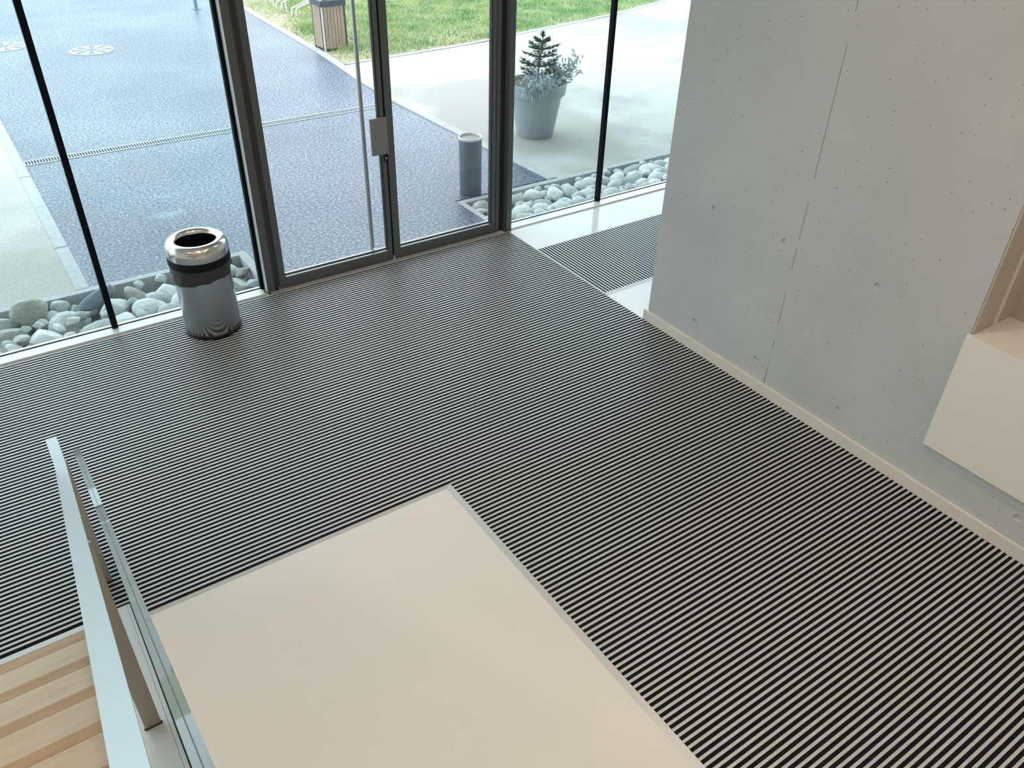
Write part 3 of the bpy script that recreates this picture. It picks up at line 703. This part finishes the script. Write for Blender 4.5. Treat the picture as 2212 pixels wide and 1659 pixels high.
# ------------------------------------------------------------------ things outside
# ashtray stand
AX, AY = 4.035, 6.510
asht = thing('ashtray_bin', 'slim grey cylindrical ashtray bin standing outside on the asphalt by the trench corner', 'ashtray', (AX, AY, 0.0))
c = (AX, AY, 0.0)
part('body', MB().lathe([(0.0,0.001),(0.104,0.001),(0.106,0.008),(0.111,0.538),(0.111,0.548),(0.100,0.548),(0.100,0.52)], c, 48), M['ash'], asht)
part('rim', MB().lathe([(0.113,0.536),(0.115,0.546),(0.113,0.557),(0.104,0.558),(0.099,0.550),(0.099,0.536)], c, 48, True), M['racksteel'], asht)
part('sand', MB().lathe([(0.0995,0.535),(0.05,0.541),(0.0,0.538)], c, 32), M['sand'], asht)
slot = MB(); n = 14; vs = []; fs = []
for i in range(n+1):
    a = math.pi+0.05+1.25*i/n
    for zz in (0.35,0.425): vs.append((AX+0.1125*math.cos(a), AY+0.1125*math.sin(a), zz))
    for zz in (0.35,0.425): vs.append((AX+0.106*math.cos(a), AY+0.106*math.sin(a), zz))
for i in range(n):
    b = i*4; fs += [(b,b+4,b+5,b+1),(b+3,b+7,b+6,b+2),(b+1,b+5,b+7,b+3),(b+2,b+6,b+4,b)]
fs += [(0,1,3,2),(4*n+2,4*n+3,4*n+1,4*n)]
slot.add(vs, fs); part('slot_plate', slot, M['ashdark'], asht)

# planter, fir sapling, silver shrubs
PXc, PYc = 5.610, 7.620
pot = thing('plant_pot', 'large grey flared plant pot on the pale terrace', 'plant pot', (PXc, PYc, 0.0))
c = (PXc, PYc, 0.0)
part('body', MB().lathe([(0.0,0.001),(0.205,0.001),(0.212,0.008),(0.296,0.48),(0.28,0.48),(0.20,0.03),(0.0,0.03)], c, 56), M['pot'], pot)
part('rim', MB().lathe([(0.315,0.470),(0.332,0.478),(0.342,0.590),(0.338,0.600),(0.318,0.600),(0.312,0.590),(0.300,0.48)], c, 56, True), M['pot'], pot)
part('soil', MB().lathe([(0.311,0.555),(0.2,0.572),(0.1,0.565),(0.0,0.575)], c, 32), M['soil'], pot)
fx, fy = PXc+0.03, PYc+0.02
fir = thing('fir_sapling', 'small green fir sapling growing in the grey plant pot', 'plant', (fx, fy, 0.57))
part('trunk', MB().tube([(fx,fy,0.565),(fx+0.004,fy,0.75),(fx+0.03,fy,0.90),(fx+0.04,fy,1.0),(fx+0.045,fy,1.09)], 0.012, 8, 0.003), M['bark'], fir)
def fir_branch(p, d, ln, nn):
    rr = random; mb = MB(); pts = []
    p = Vector(p); d = Vector(d).normalized()
    for i in range(5):
        t = i/4; pts.append(p+d*ln*t+Vector((0,0,-0.10*ln*t+0.14*ln*t*t)))
    mb.tube(pts, 0.005, 5, 0.002)
    side = d.cross(Vector((0,0,1))).normalized(); upv = side.cross(d)
    def needles(a, b, cnt):
        dd = (b-a)
        for _ in range(cnt):
            t = rr.random(); q = a+dd*t; ang = rr.uniform(-2.4,2.4)
            nd = (dd.normalized()*0.75+side*math.sin(ang)*0.9+upv*math.cos(ang)*0.45).normalized(); l = rr.uniform(0.020,0.034)
            w = nd.cross(Vector((rr.uniform(-1,1),rr.uniform(-1,1),rr.uniform(-1,1)))).normalized()*0.0024
            mb.add([q-w, q+w, q+nd*l+w*0.3, q+nd*l-w*0.3], [(0,1,2,3)])
    for i in range(4): needles(pts[i], pts[i+1], nn)
    for i in (1,2,3):
        for s in (-1,1):
            e = pts[i]+(d*0.6+side*s*0.8).normalized()*ln*0.42*(1.1-i*0.2)
            mb.tube([pts[i], e], 0.003, 4, 0.0015); needles(pts[i], e, nn)
    mb.smooth = False
    return mb
random.seed(21)
for z, ln, cnt, off, bx_ in ((0.66,0.25,6,0.3,0.0),(0.75,0.23,6,0.9,0.005),(0.85,0.22,5,0.1,0.02),(0.93,0.19,5,0.7,0.034),(1.01,0.11,4,0.2,0.041)):
    for k in range(cnt):
        a = off+2*math.pi*k/cnt+random.uniform(-.25,.25)
        part('branch', fir_branch((fx+bx_, fy, z), (math.cos(a), math.sin(a), 0.25), ln*random.uniform(0.8,1.1), 42), M['needle'], fir)
part('leader', fir_branch((fx+0.043,fy,1.04),(0.05,0.02,1.0),0.07,24), M['needle'], fir)
def silver_shrub(x, y, z, R, Hh, cnt, droop, label, lean=(0,0)):
    t = thing('silver_shrub', label, 'plant', (x, y, z)); rr = random.Random(int(x*1000)+cnt)
    st = MB(); lf = MB()
    for s in range(9):
        a = rr.uniform(0,6.28); q = Vector((x+R*0.75*math.cos(a)+lean[0], y+R*0.75*math.sin(a)+lean[1], z+Hh*rr.uniform(0.4,0.95)))
        st.tube([(x,y,z-0.01), ((x*0.5+q.x*0.5), (y*0.5+q.y*0.5), z+Hh*0.4), q], 0.006, 5, 0.003)
        tips = [q, Vector((x,y,z)).lerp(q,0.7), Vector((x,y,z)).lerp(q,0.45)]
        for _ in range(cnt):
            b = rr.choice(tips)+Vector((rr.gauss(0,R*0.22), rr.gauss(0,R*0.22), rr.gauss(0,Hh*0.16)))
            d = Vector((rr.gauss(0,1), rr.gauss(0,1), rr.gauss(0.1,0.7)-droop)).normalized(); l = rr.uniform(0.04,0.085); w = rr.uniform(0.005,0.010)
            sd = d.cross(Vector((rr.gauss(0,1),rr.gauss(0,1),rr.gauss(0,1)))).normalized(); prev = None
            for i in range(4):
                tt = i/3; p = b+d*l*tt+Vector((0,0,-droop*0.05*tt*tt)); ww = sd*w*(1-0.55*abs(tt-0.45)*1.6)
                cur = (p-ww, p+ww)
                if prev: lf.add([prev[0],prev[1],cur[1],cur[0]], [(0,1,2,3)])
                prev = cur
            for sgn in (-1,1):
                p = b+d*l*0.6; e = p+(d*0.5+sd*sgn).normalized()*l*0.35; o_ = d*0.004
                lf.add([p-o_, p+o_, e+o_*0.4, e-o_*0.4], [(0,1,2,3)])
    part('stems', st, M['silverleaf'], t); part('leaves', lf, M['silverleaf'], t)
silver_shrub(PXc-0.155, PYc-0.215, 0.575, 0.22, 0.21, 72, 0.55, 'dense silvery shrub spilling over the front rim of the plant pot', (-0.02,-0.07))
silver_shrub(PXc+0.215, PYc-0.055, 0.570, 0.17, 0.26, 34, 0.0, 'loose upright silvery shrub leaning out over the pot rim', (0.10,-0.03))

# litter bin with wooden slats
LX, LY = 5.085, 12.395; LS = 0.385; LH = 0.66
lb = thing('litter_bin', 'square outdoor litter bin clad in upright wooden slats beside the lawn', 'litter bin', (LX+LS/2, LY+LS/2, -0.01))
part('liner', MB().box(LX+0.03, LX+LS-0.03, LY+0.03, LY+LS-0.03, -0.01, 0.60), M['littermetal'], lb)
for (a,b) in ((0,0),(1,0),(0,1),(1,1)):
    x = LX+a*(LS-0.022); y = LY+b*(LS-0.022)
    part('corner_post', MB().box(x, x+0.022, y, y+0.022, -0.01, 0.95), M['racksteel'] if (a,b)==(0,0) else M['littermetal'], lb)
ns = 6; w = (LS-0.07)/ns
for i in range(ns):
    for yy in (LY, LY+LS-0.018): part('slat', MB().box(LX+0.035+i*w+0.003, LX+0.035+(i+1)*w-0.003, yy, yy+0.018, 0.03, LH-0.035, 0.002), M['litterwood'], lb)
for i in range(5):
    for xx in (LX, LX+LS-0.018):
        part('slat', MB().box(xx, xx+0.018, LY+0.075+i*0.057, LY+0.075+i*0.057+0.051, 0.03, LH-0.035, 0.002), M['litterwood'], lb)
cl = MB(); e = 0.012
cl.box(LX-e, LX+LS+e, LY-e, LY+0.03, LH-0.035, LH+0.045).box(LX-e, LX+LS+e, LY+LS-0.03, LY+LS+e, LH-0.035, LH+0.045)
cl.box(LX-e, LX+0.03, LY+0.03, LY+LS-0.03, LH-0.035, LH+0.045).box(LX+LS-0.03, LX+LS+e, LY+0.03, LY+LS-0.03, LH-0.035, LH+0.045)
part('collar', cl, M['littermetal'], lb)
part('roof', MB().box(LX-e, LX+LS+e, LY-e, LY+LS+e, 0.95, 0.975, 0.004), M['littermetal'], lb)

# bicycle rack: low bent loops
rk = thing('bicycle_rack', 'low white bent-tube bicycle rack standing in the grass behind the litter bin', 'bicycle rack', (6.0, 15.7, -0.012))
def rack_loop(x, y, ln, rise):
    m = MB(); pts = [(x, y, -0.012), (x, y, 0.03), (x, y, 0.07)]
    for a in np.linspace(0.25, 1.15, 5): pts.append((x+0.06*(1-math.cos(a)), y, 0.07+0.06*math.sin(a)))
    pts.append((x+ln, y+0.02, 0.13+rise)); return m.tube(pts, 0.015, 8)
for x, y in ((5.64,15.10),(5.70,15.04),(5.60,15.74),(5.67,15.66),(5.63,16.36),(5.70,16.30)):
    part('loop', rack_loop(x, y, 0.85, 0.25), M['racksteel'], rk)
for y in (15.42, 16.05):
    part('leg', MB().tube([(5.66,y,-0.012),(5.66,y,0.30)], 0.014, 8), M['racksteel'], rk)
part('top_bar', MB().tube([(6.50,15.0,0.385),(6.50,16.45,0.385)], 0.016, 8), M['racksteel'], rk)
for y in (15.02, 16.42):
    part('leg', MB().tube([(6.50,y,-0.012),(6.50,y,0.375)], 0.014, 8), M['racksteel'], rk)
sp = MB().tube([(4.33,16.37,0.0),(4.33,16.37,2.4)], 0.030, 14)
sg = thing('sign_post', 'thin blue-grey post standing on the asphalt path', 'post', (4.33,16.37,0.0))
part('pole', sp, M['signpost'], sg); part('base_plate', MB().box(4.27,4.39,16.31,16.43,0.0,0.010), M['signpost'], sg)

# ------------------------------------------------------------------ grass blades
def grass():
    N = 150000
    x = RNG.uniform(5.0, 14.2, N); y = RNG.uniform(11.6, 20.0, N)
    edge = np.interp(x, [p[0] for p in GE], [p[1] for p in GE])+0.10
    left = np.interp(y, [p[0] for p in KR], [p[1] for p in KR])+KW+0.02
    bare = np.array([noise.noise(Vector((a*0.9, b*0.9, 0.0))) for a,b in zip(x,y)])
    dl = x-left
    dens = np.clip(0.35+0.9*bare+0.5, 0.12, 1)*np.clip((dl-0.15)/0.9, 0.05, 1)*np.clip((y-edge)/0.22, 0.15, 1)
    clump = np.exp(-(((x-5.42)/0.22)**2+((y-12.30)/0.13)**2))+np.exp(-(((x-5.55)/0.28)**2+((y-13.9)/0.5)**2))
    keep = (y > edge) & (dl > 0) & (RNG.random(N) < dens+clump) & ~((x > LX-0.01) & (x < LX+LS+0.01) & (y > LY-0.01) & (y < LY+LS+0.01))
    x, y, cl_ = x[keep], y[keep], clump[keep]; n = len(x)
    h = RNG.uniform(0.03, 0.075, n)*(1+1.3*cl_); a = RNG.uniform(0, 2*np.pi, n); w = RNG.uniform(0.004, 0.008, n)
    bx, by = RNG.normal(0,0.028,n), RNG.normal(0,0.028,n)
    v = np.zeros((n,3,3)); v[:,0] = np.stack([x-w*np.cos(a), y-w*np.sin(a), np.full(n,-0.013)],1); v[:,1] = np.stack([x+w*np.cos(a), y+w*np.sin(a), np.full(n,-0.013)],1)
    v[:,2] = np.stack([x+bx, y+by, h-0.012],1)
    me = bpy.data.meshes.new('grass'); me.vertices.add(n*3); me.vertices.foreach_set('co', v.ravel())
    me.loops.add(n*3); me.loops.foreach_set('vertex_index', np.arange(n*3)); me.polygons.add(n)
    me.polygons.foreach_set('loop_start', np.arange(0,n*3,3)); me.polygons.foreach_set('loop_total', np.full(n,3)); me.update(); me.validate()
    m, nt, p = newmat('grass_blades'); p.inputs['Roughness'].default_value = 0.7
    g = nt.nodes.new('ShaderNodeTexCoord'); nn = nt.nodes.new('ShaderNodeTexNoise'); nn.inputs['Scale'].default_value = 2.2; nn.inputs['Detail'].default_value = 6
    L_(nt, g.outputs['Object'], nn.inputs['Vector']); r = nt.nodes.new('ShaderNodeValToRGB'); e = r.color_ramp.elements
    e[0].position = 0.32; e[0].color = (0.12,0.32,0.10,1); e[1].position = 0.68; e[1].color = (0.52,0.60,0.27,1)
    L_(nt, nn.outputs['Fac'], r.inputs[0]); L_(nt, r.outputs[0], p.inputs['Base Color'])
    o = link('lawn_grass', me, m); o['kind'] = 'stuff'; tag(o, 'short green lawn grass beyond the terrace', 'grass')
    print('blades', n)
grass()

# ------------------------------------------------------------------ lamps of the room
def ceiling_lamp(x, y, watt, label, group):
    t = thing('ceiling_lamp', label, 'lamp', (x, y, CEIL_Z-0.09), group)
    part('housing', MB().lathe([(0.0,-0.001),(0.13,-0.001),(0.13,-0.085),(0.118,-0.085),(0.118,-0.02),(0.0,-0.02)], (x,y,CEIL_Z), 32), M['ceil'], t)
    ld = bpy.data.lights.new('lamp_light', 'AREA'); ld.shape = 'DISK'; ld.size = 0.22; ld.energy = watt; ld.color = LAMP_COL
    lo = bpy.data.objects.new('lamp_light', ld); COL.objects.link(lo); lo.parent = t; lo.location = (0,0,0.06)
for x in (-2.4, 0.4, 2.6):
    for y in (-2.6, -0.3, 2.0):
        ceiling_lamp(x, y, INTERIOR_WATT, 'round white ceiling downlight above the entrance hall', 'ceiling downlights of the hall')
for x, y in ((5.6,1.2),(7.6,1.2),(5.6,3.6),(7.6,3.6)):
    ceiling_lamp(x, y, INTERIOR_WATT*0.5, 'round white ceiling downlight behind the concrete wall', 'ceiling downlights behind the wall')
# bell-shaped pendant behind the wall, seen mirrored in the window
pl_ = thing('pendant_lamp', 'bell-shaped pendant lamp behind the concrete wall, mirrored faintly in the window', 'lamp', (6.84, 4.38, 0.62))
c = (6.84, 4.38, 0.62)
part('shade', MB().lathe([(0.105,0.0),(0.085,0.03),(0.055,0.13),(0.030,0.165),(0.0,0.17)], c, 32), M['lamp_dark'], pl_)
part('cord', MB().tube([(6.84,4.38,0.785),(6.84,4.38,CEIL_Z-0.001)], 0.006, 8), M['lamp_dark'], pl_)
